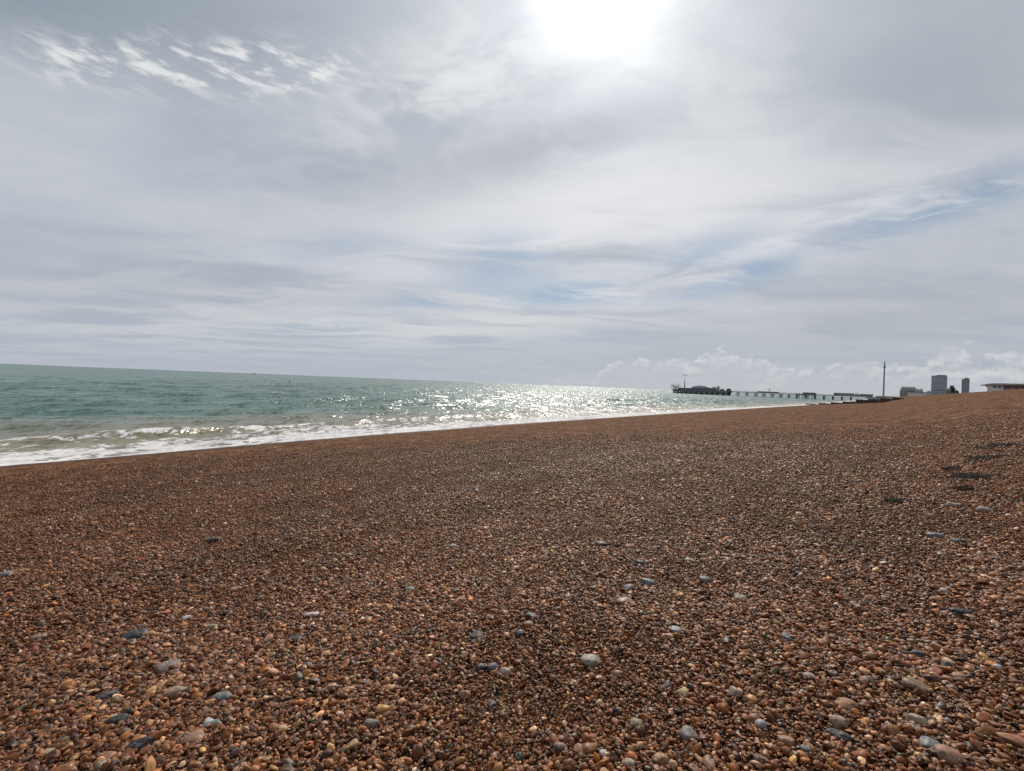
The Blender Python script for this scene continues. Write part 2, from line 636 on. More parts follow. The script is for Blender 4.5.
# ------------------------------------------------------------------ the sea
def sea_material():
    m = bpy.data.materials.new('sea_water')
    m.use_nodes = True
    t = NT(m.node_tree)
    pr = t.n['Principled BSDF']
    co = t.vm('SCALE', t.new('ShaderNodeTexCoord').outputs['Object'], s=1.0 / KS)
    off = t.attr('offshore')
    foam_a = t.attr('foam')
    # colour of the water itself: sandy by the beach, green further out
    n0 = t.noise(co, 0.05, 3, 0.5)
    shallow = t.ss(t.m('ADD', off, t.m('MULTIPLY', t.m('SUBTRACT', n0, 0.5), 9.0)), 3.0, 24.0)
    deep = t.mix(t.ss(t.noise(co, 0.004, 3, 0.5), 0.4, 0.6), (0.054, 0.106, 0.091), (0.067, 0.123, 0.106))
    col = t.mix(shallow, (0.160, 0.148, 0.108), deep)
    # ripples: slopes taken straight from noise so that far water keeps its roughness
    mp = t.new('ShaderNodeMapping')
    t.l.new(co, mp.inputs[0])
    mp.inputs['Rotation'].default_value = (0, 0, TH)
    mp.inputs['Scale'].default_value = (1.0, 0.45, 1.0)
    na = t.noise(mp.outputs[0], 0.55, 3, 0.6, out='Color')
    nb = t.noise(mp.outputs[0], 3.2, 3, 0.6, out='Color')
    nc = t.noise(mp.outputs[0], 11.0, 2, 0.6, out='Color')
    half = (0.5, 0.5, 0.5)
    sl = t.vm('ADD', t.vm('SCALE', t.vm('SUBTRACT', na, half), s=1.25), t.vm('SCALE', t.vm('SUBTRACT', nb, half), s=1.5))
    sl = t.vm('ADD', sl, t.vm('SCALE', t.vm('SUBTRACT', nc, half), s=1.1))
    sl = t.vm('MULTIPLY', sl, (1.0, 1.0, 0.0))
    geo = t.new('ShaderNodeNewGeometry')
    nrm = t.vm('NORMALIZE', t.vm('ADD', geo.outputs['Normal'], sl))
    t.l.new(nrm, pr.inputs['Normal'])
    # foam
    fa = t.noise(mp.outputs[0], 1.6, 6, 0.65, 0.6)
    vo = t.voro(t.vm('ADD', co, t.vm('SCALE', nb, s=0.5)), 1.5, feature='DISTANCE_TO_EDGE').outputs['Distance']
    lace = t.m('SUBTRACT', t.lin(fa, 0.25, 0.75, 0.08, 0.92), t.m('MULTIPLY', t.m('MINIMUM', vo, 0.3), 0.55))
    f = t.ss(t.m('ADD', lace, t.m('MULTIPLY', t.m('SUBTRACT', foam_a, 0.5), 1.05)), 0.42, 0.60)
    f = t.m('MULTIPLY', f, t.ss(foam_a, 0.02, 0.2))
    fcol = t.mix(t.noise(co, 2.0, 4, 0.6), (0.38, 0.375, 0.385), (0.58, 0.58, 0.60))
    t.l.new(t.mix(f, col, fcol), pr.inputs['Base Color'])
    t.l.new(t.lin(f, 0, 1, 0.25, 0.8), pr.inputs['Roughness'])
    t.l.new(t.lin(f, 0, 1, 0.24, 0.1), pr.inputs['Specular IOR Level'])
    pr.inputs['IOR'].default_value = 1.333
    return m


def build_sea():
    s_ax = axis(-30, 110, 0.34, -6000, 11000, 1.022)
    q_ax = axis(-4, 24, 0.16, -5, 9000, 1.0135)
    S, Q = np.meshgrid(s_ax, q_ax, indexing='ij')
    W = Q                                          # metres offshore of the mean waterline
    V = v_shore(S * KS) / KS - W
    ds = np.gradient(s_ax)[:, None]
    dq = np.gradient(q_ax)[None, :]
    Z = np.zeros_like(S)
    DX = np.zeros_like(S)
    r2 = np.random.default_rng(11)
    shoal = sstep(W, 2, 22)
    for i in range(46):
        lam = 1.3 * (14.0 / 1.3) ** (i / 45.0)
        ang = r2.normal(0, 0.34)
        k = 2 * math.pi / lam
        ks, kq = k * math.sin(ang), k * math.cos(ang)
        amp = 0.0070 * lam ** 0.95 * r2.uniform(0.6, 1.3)
        ph = r2.uniform(0, 6.28)
        res = sstep(lam / np.maximum(dq * 3.0, ds * abs(math.sin(ang)) * 3.0 + 1e-6), 0.8, 1.6)
        grp = 0.65 + 0.55 * vnoise(S / (lam * 6) + i, W / (lam * 5), i)
        a = amp * res * grp * shoal
        arg = ks * S + kq * W + ph
        Z += a * np.cos(arg)
        DX += -0.8 * a * np.sin(arg)
    # rollers running in
    foam = np.zeros_like(S)

    def roller(q0, h, wid, seed, fo, s0=None, sw=None):
        nonlocal Z, foam
        c = q0 + 2.2 * fbm(S / 28.0, S * 0, 3, seed)
        a = np.clip(0.45 + 0.9 * fbm(S / 17.0, S * 0 + 3, 3, seed + 9), 0.0, 1.0)
        if s0 is not None:
            a = a * np.exp(-((S - s0) / sw) ** 2)
        x = (W - c) / wid
        prof = np.where(x < 0, np.exp(-(x * 1.9) ** 2), np.exp(-(x * 0.8) ** 2))
        Z = Z + h * a * prof
        crest = np.exp(-((x + 0.25) / 0.35) ** 2) * sstep(a, 0.25, 0.6)
        foam = np.maximum(foam, fo * crest)
        return c, a
    roller(6.6, 0.24, 1.1, 21, 0.62)
    roller(6.4, 0.62, 0.95, 25, 0.58, 8.0, 7.0)
    roller(13.5, 0.30, 1.6, 27, 0.3)
    roller(33.0, 0.42, 2.6, 31, 0.12)
    roller(58.0, 0.35, 3.2, 41, 0.0)
    roller(20.0, 0.20, 1.8, 51, 0.0)
    # broken water between the breaker and the beach
    edge = 7.3 + 1.8 * fbm(S / 15.0, S * 0 + 7, 3, 61)
    wash = sstep(W, edge + 1.6, edge - 1.2) * (0.47 + 0.30 * fbm(S / 5.0, W / 2.0, 3, 71))
    wash = wash + 0.30 * sstep(W, 3.6 + 1.2 * fbm(S / 9.0, S * 0, 3, 81), 1.4)
    wash = wash - 0.30 * np.exp(-((W - 4.6 - 0.9 * fbm(S / 12.0, S * 0, 2, 91)) / 0.8) ** 2) * sstep(fbm(S / 14.0, W / 6, 2, 95), -0.2, 0.3)
    foam = np.clip(np.maximum(foam, wash), 0, 1)
    # a few white horses offshore
    wh = sstep(Z, 0.20, 0.34) * sstep(fbm(S / 9, W / 5, 3, 101), 0.22, 0.5) * sstep(W, 18, 30) * 0.55
    foam = np.maximum(foam, wh)
    # churned surface and the wavering edge of the swash
    Z += 0.085 * fbm(S / 0.8, W / 0.5, 3, 111) * sstep(W, 0.5, 3) * sstep(W, 14, 9)
    Z += sstep(W, 4, 0) * 0.085 * fbm(S / 7.0, W / 12.0, 4, 121)
    Vd = V - DX
    X, Y = sv2xy(S, Vd)
    me = grid_mesh('sea', X * KS, Y * KS, Z * KS, {'offshore': W, 'foam': foam})
    o = link('sea', me, sea_material())
    o['kind'] = 'structure'
    o['label'] = 'green grey sea with white surf along the shingle'


build_sea()


# ------------------------------------------------------------------ loose pebbles of the foreground
def pebble_material():
    m = bpy.data.materials.new('loose_pebbles')
    m.use_nodes = True
    t = NT(m.node_tree)
    pr = t.n['Principled BSDF']
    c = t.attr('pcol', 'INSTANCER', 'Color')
    co = t.new('ShaderNodeTexCoord').outputs['Object']
    rnd = t.new('ShaderNodeObjectInfo').outputs['Random']
    co = t.vm('ADD', co, t.vm('SCALE', t.xyz(rnd, rnd, rnd), s=53.0))
    nz = t.noise(co, 2.2, 5, 0.65)
    rind = t.m('MULTIPLY', t.ss(t.noise(co, 1.1, 5, 0.6), 0.56, 0.64), t.ss(rnd, 0.72, 0.78))
    c = t.mix(t.m('MULTIPLY', rind, 0.7), c, (0.36, 0.28, 0.20))
    c = t.mix(t.ss(nz, 0.35, 0.72), t.vm('MULTIPLY', c, (1.08, 1.05, 1.0)), t.vm('MULTIPLY', c, (0.66, 0.62, 0.60)))
    t.l.new(c, pr.inputs['Base Color'])
    t.l.new(t.lin(nz, 0.3, 0.7, 0.36, 0.66), pr.inputs['Roughness'])
    pr.inputs['Specular IOR Level'].default_value = 0.20
    return m


def build_pebbles():
    half = R(57)
    N_CAND = 1500000
    # radius sampled from rho(r) * r
    def rho(r):
        return 8500.0 * np.minimum(1.0, (4.2 / r) ** 1.75) * np.clip((34 - r) / 14.0, 0, 1)
    rr = np.linspace(0.7, 34, 4000)
    cum = np.cumsum(rho(rr) * rr) * (rr[1] - rr[0])
    n = int(cum[-1] * 2 * half)
    r = np.interp(rng.uniform(0, cum[-1], n), cum, rr)
    a = rng.uniform(-half, half, n) + R(1.5)
    x, y = r * np.sin(a), r * np.cos(a)
    s, v = xy2sv(x, y)
    keep = (v - v_shore(s)) > 1.2
    x, y, s, v, r = x[keep], y[keep], s[keep], v[keep], r[keep]
    n = len(x)
    L = np.exp(rng.normal(math.log(0.0088), 0.46, n))          # half length
    L *= 1 + 0.35 * fbm(s * 1.3, v * 1.3, 3, 140) + 0.22 * fbm(s * 0.16, v * 0.5, 3, 145)
    big = rng.uniform(0, 1, n) < 0.006
    L[big] *= rng.uniform(1.4, 2.1, big.sum())
    L = np.clip(L, 0.0045, 0.036)
    L *= 1 + 0.30 * sstep(r, 5, 16)
    sc = np.stack([L, L * rng.uniform(0.55, 0.95, n), L * rng.uniform(0.32, 0.66, n)], -1)
    z = beach_z(s, v) + rng.uniform(-0.017, 0.013, n) + L * 0.15
    rot = np.stack([rng.normal(0, 0.45, n), rng.normal(0, 0.45, n), rng.uniform(0, 6.283, n)], -1)
    w = np.array([p[0] for p in PAL])
    cols = np.array([p[1] for p in PAL])
    # sorted patches: the mixture drifts from place to place
    drift = fbm(s * 0.9, v * 0.9, 3, 150)
    k = rng.choice(len(w), n, p=w / w.sum())
    c = cols[k] * np.exp(rng.normal(-0.03, 0.36, n))[:, None]
    c = c * (1 + 0.20 * drift + 0.20 * fbm(s * 0.17, v * 0.42, 3, 155) + 0.30 * sstep(s + 0.7 * v, 4, 20))[:, None]  # colour also lightened farther along the beach, offsetting the pebbles' shaded backlit sides
    c[:, 0] *= 1 + rng.normal(0, 0.05, n)
    c[:, 2] *= 1 + rng.normal(0, 0.08, n)
    c = np.clip(c * np.array([0.495, 0.328, 0.190]), 0.008, 0.7)
    me = bpy.data.meshes.new('shingle_pebbles')
    me.vertices.add(n)
    me.vertices.foreach_set('co', np.stack([x, y, z], -1).ravel())
    for nm, dat, typ in (('prot', rot, 'FLOAT_VECTOR'), ('pscl', sc, 'FLOAT_VECTOR')):
        me.attributes.new(nm, typ, 'POINT').data.foreach_set('vector', dat.ravel())
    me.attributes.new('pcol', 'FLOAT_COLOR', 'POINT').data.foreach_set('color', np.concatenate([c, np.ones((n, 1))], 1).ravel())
    me.attributes.new('pidx', 'INT', 'POINT').data.foreach_set('value', rng.integers(0, 10, n).astype(np.int32))
    o = link('shingle_pebbles', me)
    tag(o, 'loose brown and orange shingle pebbles covering the foreground beach', 'pebbles', kind='stuff')
    ng = bpy.data.node_groups.new('pebble_scatter', 'GeometryNodeTree')
    ng.interface.new_socket('Geometry', in_out='INPUT', socket_type='NodeSocketGeometry')
    ng.interface.new_socket('Geometry', in_out='OUTPUT', socket_type='NodeSocketGeometry')
    N, Lk = ng.nodes, ng.links
    gi, go = N.new('NodeGroupInput'), N.new('NodeGroupOutput')
    join = N.new('GeometryNodeJoinGeometry')
    mat = pebble_material()
    for i in range(10):
        ico = N.new('GeometryNodeMeshIcoSphere')
        ico.inputs['Radius'].default_value = 1.0
        ico.inputs['Subdivisions'].default_value = 3
        nz = N.new('ShaderNodeTexNoise')
        nz.noise_dimensions = '4D'
        nz.inputs['W'].default_value = 3.7 * i + 0.4
        nz.inputs['Scale'].default_value = 0.85
        nz.inputs['Detail'].default_value = 2.5
        pos = N.new('GeometryNodeInputPosition')
        Lk.new(pos.outputs[0], nz.inputs['Vector'])
        sub = N.new('ShaderNodeVectorMath')
        sub.operation = 'SUBTRACT'
        sub.inputs[1].default_value = (0.5, 0.5, 0.5)
        Lk.new(nz.outputs['Color'], sub.inputs[0])
        scl = N.new('ShaderNodeVectorMath')
        scl.operation = 'SCALE'
        scl.inputs['Scale'].default_value = 1.35
        Lk.new(sub.outputs[0], scl.inputs[0])
        sp = N.new('GeometryNodeSetPosition')
        Lk.new(ico.outputs['Mesh'], sp.inputs['Geometry'])
        Lk.new(scl.outputs[0], sp.inputs['Offset'])
        sm = N.new('GeometryNodeSetShadeSmooth')
        Lk.new(sp.outputs[0], sm.inputs[0])
        st = N.new('GeometryNodeSetMaterial')
        st.inputs['Material'].default_value = mat
        Lk.new(sm.outputs[0], st.inputs[0])
        g2i = N.new('GeometryNodeGeometryToInstance')
        Lk.new(st.outputs[0], g2i.inputs[0])
        Lk.new(g2i.outputs[0], join.inputs[0])

    def named(nm, typ):
        nd = N.new('GeometryNodeInputNamedAttribute')
        nd.data_type = typ
        nd.inputs['Name'].default_value = nm
        return nd.outputs['Attribute']
    iop = N.new('GeometryNodeInstanceOnPoints')
    Lk.new(gi.outputs[0], iop.inputs['Points'])
    Lk.new(join.outputs[0], iop.inputs['Instance'])
    iop.inputs['Pick Instance'].default_value = True
    Lk.new(named('pidx', 'INT'), iop.inputs['Instance Index'])
    e2r = N.new('FunctionNodeEulerToRotation')
    Lk.new(named('prot', 'FLOAT_VECTOR'), e2r.inputs[0])
    Lk.new(e2r.outputs[0], iop.inputs['Rotation'])
    Lk.new(named('pscl', 'FLOAT_VECTOR'), iop.inputs['Scale'])
    Lk.new(iop.outputs[0], go.inputs[0])
    md = o.modifiers.new('scatter', 'NODES')
    md.node_group = ng
    print('PEBBLES', n)


build_pebbles()


# ------------------------------------------------------------------ materials of built things
M = {
    'timber': material('tarred_timber', (0.055, 0.042, 0.034), 0.85, 0.3, 1.5, stain=(0.03, 0.035, 0.025)),
    'concrete': material('worn_concrete', (0.26, 0.24, 0.22), 0.85, 0.2, 0.8, stain=(0.13, 0.12, 0.10)),
    'iron': material('dark_green_iron', (0.135, 0.155, 0.162), 0.55, 0.2, 0.4),
    'deck': material('weathered_deck', (0.10, 0.088, 0.078), 0.8, 0.2, 0.7),
    'cream': material('cream_render', (0.30, 0.30, 0.295), 0.75, 0.08, 0.1, stain=(0.24, 0.24, 0.235)),
    'white': material('white_paint', (0.72, 0.72, 0.70), 0.6, 0.06, 0.3, stain=(0.55, 0.54, 0.51)),
    'lead': material('grey_lead_roof', (0.42, 0.435, 0.45), 0.8, 0.12, 0.2),
    'slate': material('slate_roof', (0.075, 0.08, 0.09), 0.95, 0.2, 0.6),
    'glass': material('dark_window_glass', (0.11, 0.13, 0.15), 0.2, 0.1, 0.2),
    'tower': material('pale_concrete_panel', (0.46, 0.51, 0.55), 0.8, 0.08, 0.05, stain=(0.40, 0.44, 0.47)),
    'tower2': material('grey_brick_panel', (0.38, 0.395, 0.44), 0.8, 0.08, 0.05),
    'steel': material('brushed_steel', (0.25, 0.285, 0.32), 0.7, 0.04, 0.02),
    'red': material('red_brown_boarding', (0.22, 0.07, 0.05), 0.7, 0.15, 1.0),
    'bark': material('dark_bark', (0.05, 0.04, 0.032), 0.9, 0.2, 4.0),
    'leaf': material('dark_tamarisk_leaf', (0.04, 0.055, 0.03), 0.7, 0.35, 1.2),
    'weed': material('dried_seaweed', (0.060, 0.043, 0.030), 0.95, 0.4, 18.0),
    'buoy': material('black_buoy_paint', (0.04, 0.04, 0.035), 0.4, 0.1, 2.0),
    'orange': material('orange_buoy_paint', (0.5, 0.13, 0.03), 0.4, 0.1, 2.0),
    'hull': material('blue_black_hull', (0.04, 0.05, 0.07), 0.5, 0.1, 0.2),
    'tanroof': material('tan_felt_roof', (0.42, 0.36, 0.30), 0.9, 0.1, 0.4),
    'canvas': material('striped_canvas', (0.45, 0.42, 0.40), 0.8, 0.2, 0.3),
}
PROM = CREST_Z - 0.55                          # level of the promenade behind the crest
AX_RZ = -TH                                   # local x inland, local y along the shore


def at(px, depth):
    """ground point under pixel column px at a given depth"""
    u, _ = ray(px, 383.5 + (px - 512) * math.tan(ROLL))
    return u * depth, depth


def hgt(px, py, depth):
    """height above the sea of the thing seen at (px, py) at a given depth"""
    return EYE + ray(px, py)[1] * depth


# ------------------------------------------------------------------ the long pier
PS = 900.0                                   # metres along the shore


def pier_v(px):
    return px_at_v(px, s=PS)


def build_pier():
    x0, y0 = sv2xy(PS, 0)
    V0, V1 = pier_v(674.6), pier_v(730.5)          # the broad head
    V2 = pier_v(872)
    DZ = 7.6
    t = thing('pier', 'long dark iron pier reaching from the shore out over the sea', 'pier', (x0, y0, 0), AX_RZ)
    # local frame: x = v, y = s - PS
    MB().box(((V0 + V1) / 2, 0, DZ - 0.25), (V1 - V0, 26, 0.5)).build('head_deck', M['deck'], t)
    MB().box(((V1 + V2) / 2, 0, DZ - 0.28), (V2 - V1 - 0.2, 15, 0.36)).build('walkway_deck', M['deck'], t)
    g = MB()
    for y in (-12.5, -6.5, 0, 6.5, 12.5):
        g.box(((V0 + V1) / 2, y, DZ - 1.6), (V1 - V0 - 1, 0.6, 2.1))
    g.box(((V0 + V1) / 2, 0, DZ - 1.4), (0.6, 25, 1.4))
    for y in (-6.5, 0, 6.5):
        g.box(((V1 + V2) / 2, y, DZ - 0.95), (V2 - V1, 0.5, 0.8))
    g.build('girder', M['iron'], t)

    def rail(name, a, b, y):
        r = MB()
        n = int(abs(b - a) / 4)
        for i in range(n + 1):
            r.box((a + (b - a) * i / n, y, DZ + 0.55), (0.12, 0.12, 1.1))
        for z in (0.5, 1.12):
            r.box(((a + b) / 2, y + 0.001, DZ + z), (abs(b - a), 0.09, 0.12))
        r.build(name, M['iron'], t)
    rail('railing', V0, V1, -12.9)
    rail('railing', V0, V1, 12.9)
    rail('railing', V1, V2, -7.3)
    rail('railing', V1, V2, 7.3)
    # piles: rows under the head, trestles under the walkway
    xs = np.linspace(V0 + 2, V1 - 3, 11)
    for i, x in enumerate(xs):
        for y in (-12, -6, 0, 6, 12):
            MB().tube((x, y, -4), (x, y, DZ - 2.1), 0.85, 0.8, 8).build('pile', M['iron'], t)
    for y in (-12, 0, 12):
        br = MB()
        for i in range(len(xs) - 1):
            br.tube((xs[i], y, 0.8), (xs[i + 1], y, DZ - 2.4), 0.36, n=6)
            br.tube((xs[i + 1], y, 0.8), (xs[i], y, DZ - 2.4), 0.36, n=6)
        br.box(((xs[0] + xs[-1]) / 2, y, 3.9), (xs[-1] - xs[0], 0.8, 1.3))
        br.build('cross_bracing', M['iron'], t)
    for px in (738, 747, 756, 764, 772.5, 781, 789, 797, 806, 815, 824, 833, 842, 851):
        x = pier_v(px)
        for y in (-6.3, 0, 6.3):
            p = MB()
            wide = 1.5 if px in (756, 764, 772.5, 781, 806) else 0.7
            for dx in (-wide, wide):
                p.tube((x + dx, y, -4), (x + dx, y, DZ - 1.8), 0.28, 0.25, 8)
            p.box((x, y, DZ - 2.1), (2 * wide + 1.4, 0.9, 0.6))
            p.build('pile', M['iron'], t)
        tr = MB()
        tr.tube((x, -6.3, 1), (x, 6.3, DZ - 2.4), 0.2, n=6)
        tr.tube((x, 6.3, 1), (x, -6.3, DZ - 2.4), 0.2, n=6)
        tr.box((x, 0, 4.2), (3.2, 13, 0.5))
        tr.build('trestle_bracing', M['iron'], t)
    # landing stage low beneath the middle of the walkway
    a, b = pier_v(797), pier_v(816)
    tr = MB()
    tr.box(((a + b) / 2, -2, 6.2), (b - a, 17, 0.9))
    for i in range(7):
        tr.box((a + (b - a) * i / 6, -9.5, 4.2), (1.0, 0.8, 9))
    tr.build('landing_stage', M['iron'], t)

    def on_pier(px_a, px_b):
        return pier_v(px_a), pier_v(px_b)

    def hall(name, label, cat, pa, pb, top_px, kind, w, mats, y=0.0, group=None):
        a, b = on_pier(pa, pb)
        c = (a + b) / 2
        x, yy = sv2xy(PS + y, c)
        h = hgt((pa + pb) / 2, top_px, yy) - DZ
        o = thing(name, label, cat, (x, yy, DZ), AX_RZ, group)
        L = b - a
        wl = h * (0.5 if kind in ('barrel', 'gable', 'hip') else 0.92)
        m = MB().box((0, 0, wl / 2), (L, w, wl))
        m.build('wall', M[mats[0]], o)
        r = MB()
        if kind == 'barrel':
            n = 14
            pts = [(-L / 2 - 0.6, wl)] + [(-(L / 2) * math.cos(math.pi * i / n), wl + 0.02 + (h - wl) * math.sin(math.pi * i / n)) for i in range(1, n)] + [(L / 2 + 0.6, wl)]
            r.prism(pts, -w / 2 - 0.5, w / 2 + 0.5)
        elif kind == 'gable':
            r.prism([(-L / 2 - 0.6, wl), (-L / 2 + 1.5, h), (L / 2 - 1.5, h), (L / 2 + 0.6, wl)], -w / 2 - 0.5, w / 2 + 0.5)
        elif kind == 'hip':
            r.box((0, 0, (wl + h) / 2 + 0.01), (L + 1, w + 1, h - wl), taper=(0.4, 0.3))
        else:
            r.box((0, 0, wl + (h - wl) / 2 + 0.01), (L + 0.8, w + 0.8, h - wl))
        r.build('roof', M[mats[1]], o)
        n = max(2, int(L / 5))
        for i in range(n):
            wx = -L / 2 + L * (i + 0.5) / n
            MB().box((wx, -w / 2 - 0.03, wl * 0.5), (L / n * 0.55, 0.12, wl * 0.5)).build('window', M['glass'], o)
        return o

    hall('low_arcade', 'long low flat roofed stall building at the sea end of the pier', 'pier building', 679.5, 692.5, 387.9, 'flat', 15, ('iron', 'slate'))
    hall('domed_hall', 'grey barrel roofed hall, tallest building on the pier head', 'pier building', 693, 711, 385.8, 'barrel', 18, ('iron', 'lead'))
    hall('amusement_hall', 'dark hipped roof hall beside the barrel roofed hall on the pier head', 'pier building', 711.2, 718, 387.0, 'hip', 15, ('iron', 'slate'))
    hall('kiosk', 'small dark kiosk at the foot of the stubby tower on the pier head', 'kiosk', 720.6, 724, 388.7, 'hip', 9, ('iron', 'slate'))
    hall('kiosk', 'dark kiosk where the pier head narrows to the walkway', 'kiosk', 727, 730.6, 388.6, 'gable', 9, ('iron', 'slate'))
    hall('walkway_shelter', 'long low windbreak shelter on the middle of the pier walkway', 'shelter', 757, 779, 391.6, 'gable', 3.5, ('iron', 'slate'))
    hall('mid_pier_pavilion', 'dark pavilion halfway along the pier over a landing stage', 'pier building', 803, 816, 392.6, 'gable', 11, ('iron', 'slate'))
    hall('entrance_hall', 'long grey hall at the landward end of the pier', 'pier building', 834, 854, 393.0, 'flat', 13, ('cream', 'lead'))
    hall('entrance_pavilion', 'small peaked pavilion next to the long grey hall by the pier entrance', 'pier building', 854.6, 859, 392.4, 'hip', 12, ('cream', 'lead'))
    hall('entrance_arcade', 'low grey arcade closest to the shore on the pier', 'pier building', 859.6, 873, 394.2, 'flat', 13, ('cream', 'slate'))

    # tall swinging ride: mast with a crosswise arm
    v = pier_v(683.4)
    x, yy = sv2xy(PS + 6, v)
    top = hgt(683.4, 375.3, yy) - DZ
    o = thing('mast_ride', 'thin tall mast ride with crosswise arm standing on the pier head', 'fairground ride', (x, yy, DZ), AX_RZ)
    MB().tube((0, 0, 0), (0, 0, top * 0.62), 1.0, 0.7, 10).build('mast', M['iron'], o)
    MB().tube((0, 0, top * 0.622), (0, 0, top), 0.26, 0.2, 8).build('boom', M['steel'], o)
    MB().box((0, 0, top + 0.3), (7.5, 0.8, 0.7)).build('arm', M['steel'], o)
    for sx in (-1, 1):
        MB().box((sx * 3.5, 0, top + 1.1), (1.6, 2.2, 1.0), bevel=0.2).build('seat', M['iron'], o)
    MB().lathe([(4, 0), (4, 0.8), (2.2, 1.6), (1.6, 2.6)], n=14).build('base', M['iron'], o)
    # coaster frames at the tip
    v = pier_v(676.3)
    x, yy = sv2xy(PS - 4, v)
    top = hgt(676.3, 383.6, yy) - DZ
    o = thing('roller_coaster', 'skeletal roller coaster frame at the seaward tip of the pier', 'fairground ride', (x, yy, DZ), AX_RZ)
    W2 = 5.5
    for sx in (-1, -0.33, 0.33, 1):
        for sy in (-8, 8):
            hh = top if sx in (-1, 0.33) else top * 0.82
            MB().tube((sx * W2, sy, 0), (sx * W2, sy, hh), 0.34, 0.28, 6).build('post', M['iron'], o)
    tk = MB()
    pts = []
    for i in range(49):
        a = 2 * math.pi * i / 48
        pts.append(Vector((W2 * math.cos(a), 8 * math.sin(a), top * (0.55 + 0.25 * math.sin(2 * a + 0.6) + 0.1 * math.cos(3 * a)))))
    for p, q in zip(pts, pts[1:]):
        tk.tube(p, q, 0.3, n=6)
        tk.tube(p + Vector((0, 0, -1.2)), q + Vector((0, 0, -1.2)), 0.15, n=5)
    tk.build('track', M['iron'], o)
    for sy in (-8, 8):
        b = MB()
        for sx in (-1, -0.33, 0.33):
            b.tube((sx * W2, sy, top * 0.1), ((sx + 0.67) * W2, sy, top * 0.6), 0.16, n=5)
            b.tube((sx * W2, sy, top * 0.45), ((sx + 0.67) * W2, sy, top * 0.45), 0.16, n=5)
        b.build('bracing', M['iron'], o)
    # stubby tower with a spiral slide
    v = pier_v(719.5)
    x, yy = sv2xy(PS - 10, v)
    top = hgt(719.5, 385.7, yy) - DZ
    o = thing('helter_skelter', 'stubby round tower with spiral slide near the landward end of the pier head', 'fairground ride', (x, yy, DZ), AX_RZ)
    MB().tube((0, 0, 0), (0, 0, top * 0.8), 2.4, 1.3, 14).build('tower', M['canvas'], o)
    MB().tube((0, 0, top * 0.801), (0, 0, top), 1.9, 0.15, 14).build('roof', M['iron'], o)
    sl = MB()
    prev = None
    for i in range(61):
        a = i / 60 * 5 * math.pi
        z = top * 0.74 * (1 - i / 60) + 0.4
        rr = 2.55 - 1.0 * (z / top) + 0.9
        p = Vector((rr * math.cos(a), rr * math.sin(a), z))
        if prev is not None:
            sl.tube(prev, p, 0.45, n=5)
        prev = p
    sl.build('slide', M['iron'], o)
    # flag mast on the walkway
    v = pier_v(768.5)
    x, yy = sv2xy(PS + 2, v)
    zb = hgt(768.5, 391.6, yy)
    top = hgt(768.5, 388.8, yy)
    o = thing('lantern_mast', 'short mast with crosstree rising over the walkway shelter on the pier', 'mast', (x, yy, DZ), AX_RZ)
    MB().tube((0, 4.5, 0), (0, 4.5, top - DZ), 0.45, 0.3, 8).build('pole', M['iron'], o)
    MB().box((0, 4.5, (zb + top) / 2 - DZ + 1), (5.5, 0.5, 0.6)).build('crosstree', M['iron'], o)


build_pier()


# ------------------------------------------------------------------ the observation tower
def build_observation_tower():
    s = 2600.0
    v = px_at_v(883.3, s=s)
    x, y = sv2xy(s, v)
    top = hgt(883.3, 361.0, y)
    zr = hgt(883.3, 367.4, y)
    o = thing('observation_tower', 'very tall slender steel observation tower with a ring near its top', 'tower', (x, y, 2), AX_RZ)
    m = MB().tube((0, 0, 0), (0, 0, zr - 2), 3.3, 2.6, 16)
    m.build('shaft', M['steel'], o)
    MB().tube((0, 0, zr + 1.6), (0, 0, top - 8), 2.6, 2.4, 16).build('upper_shaft', M['steel'], o)
    MB().tube((0, 0, top - 8), (0, 0, top), 1.3, 0.5, 10).build('spire', M['iron'], o)
    MB().lathe([(2.0, zr - 2), (8.6, zr - 0.9), (9.4, zr), (8.6, zr + 0.9), (2.0, zr + 1.6)], n=28).build('ring', M['iron'], o)
    MB().lathe([(15, 0), (15, 4.5), (14, 5.2), (4, 5.4)], n=28).build('base_building', M['cream'], o)


build_observation_tower()


# ------------------------------------------------------------------ buildings along the front
def tower_block(name, label, pa, pb, top_px, s, depth_m, floors, mat, bays, plant):
    u0 = px_at_v(pa, s=s)
    u1 = px_at_v(pb, s=s)
    x, y = sv2xy(s, (u0 + u1) / 2)
    W = (ray(pb, top_px)[0] - ray(pa, top_px)[0]) * y
    zt = hgt((pa + pb) / 2, top_px, y)
    z0 = 7.0
    rz = -math.atan2(x, y)                     # its broad face is turned to the beach
    o = thing(name, label, 'tower block', (x, y, z0), rz)
    W *= math.cos(rz)
    H = zt - z0 - plant
    MB().box((0, 0, H / 2), (W, depth_m, H)).build('wall', M[mat], o)
    MB().box((0, 0, H + 0.35), (W + 0.8, depth_m + 0.8, 0.7)).build('parapet', M[mat], o)
    MB().box((W * 0.12, 0, H + 0.7 + plant / 2), (W * 0.6, depth_m * 0.5, plant)).build('roof_plant', M['slate'], o)
    fh = H / floors
    for f in range(floors):
        w = MB().box((0, 0, fh * (f + 0.62)), (W + 0.12, depth_m + 0.12, fh * 0.30))
        w.build('window_band', M['glass'], o)
        b = MB().box((0, -depth_m / 2 - 0.35, fh * (f + 0.22)), (W * 0.98, 0.65, fh * 0.28))
        b.build('balcony', M[mat], o)
    return o


tower_block('apartment_tower', 'broad grey tower block with rows of balconies, widest on the skyline', 930.6, 946.4, 375.2, 2300, 26, 24, 'tower', 12, 2.5)
slim = tower_block('apartment_tower', 'slim dark grey tower block to the right of the broad one', 961.0, 968.8, 378.2, 2300, 18, 21, 'tower2', 5, 4.0)


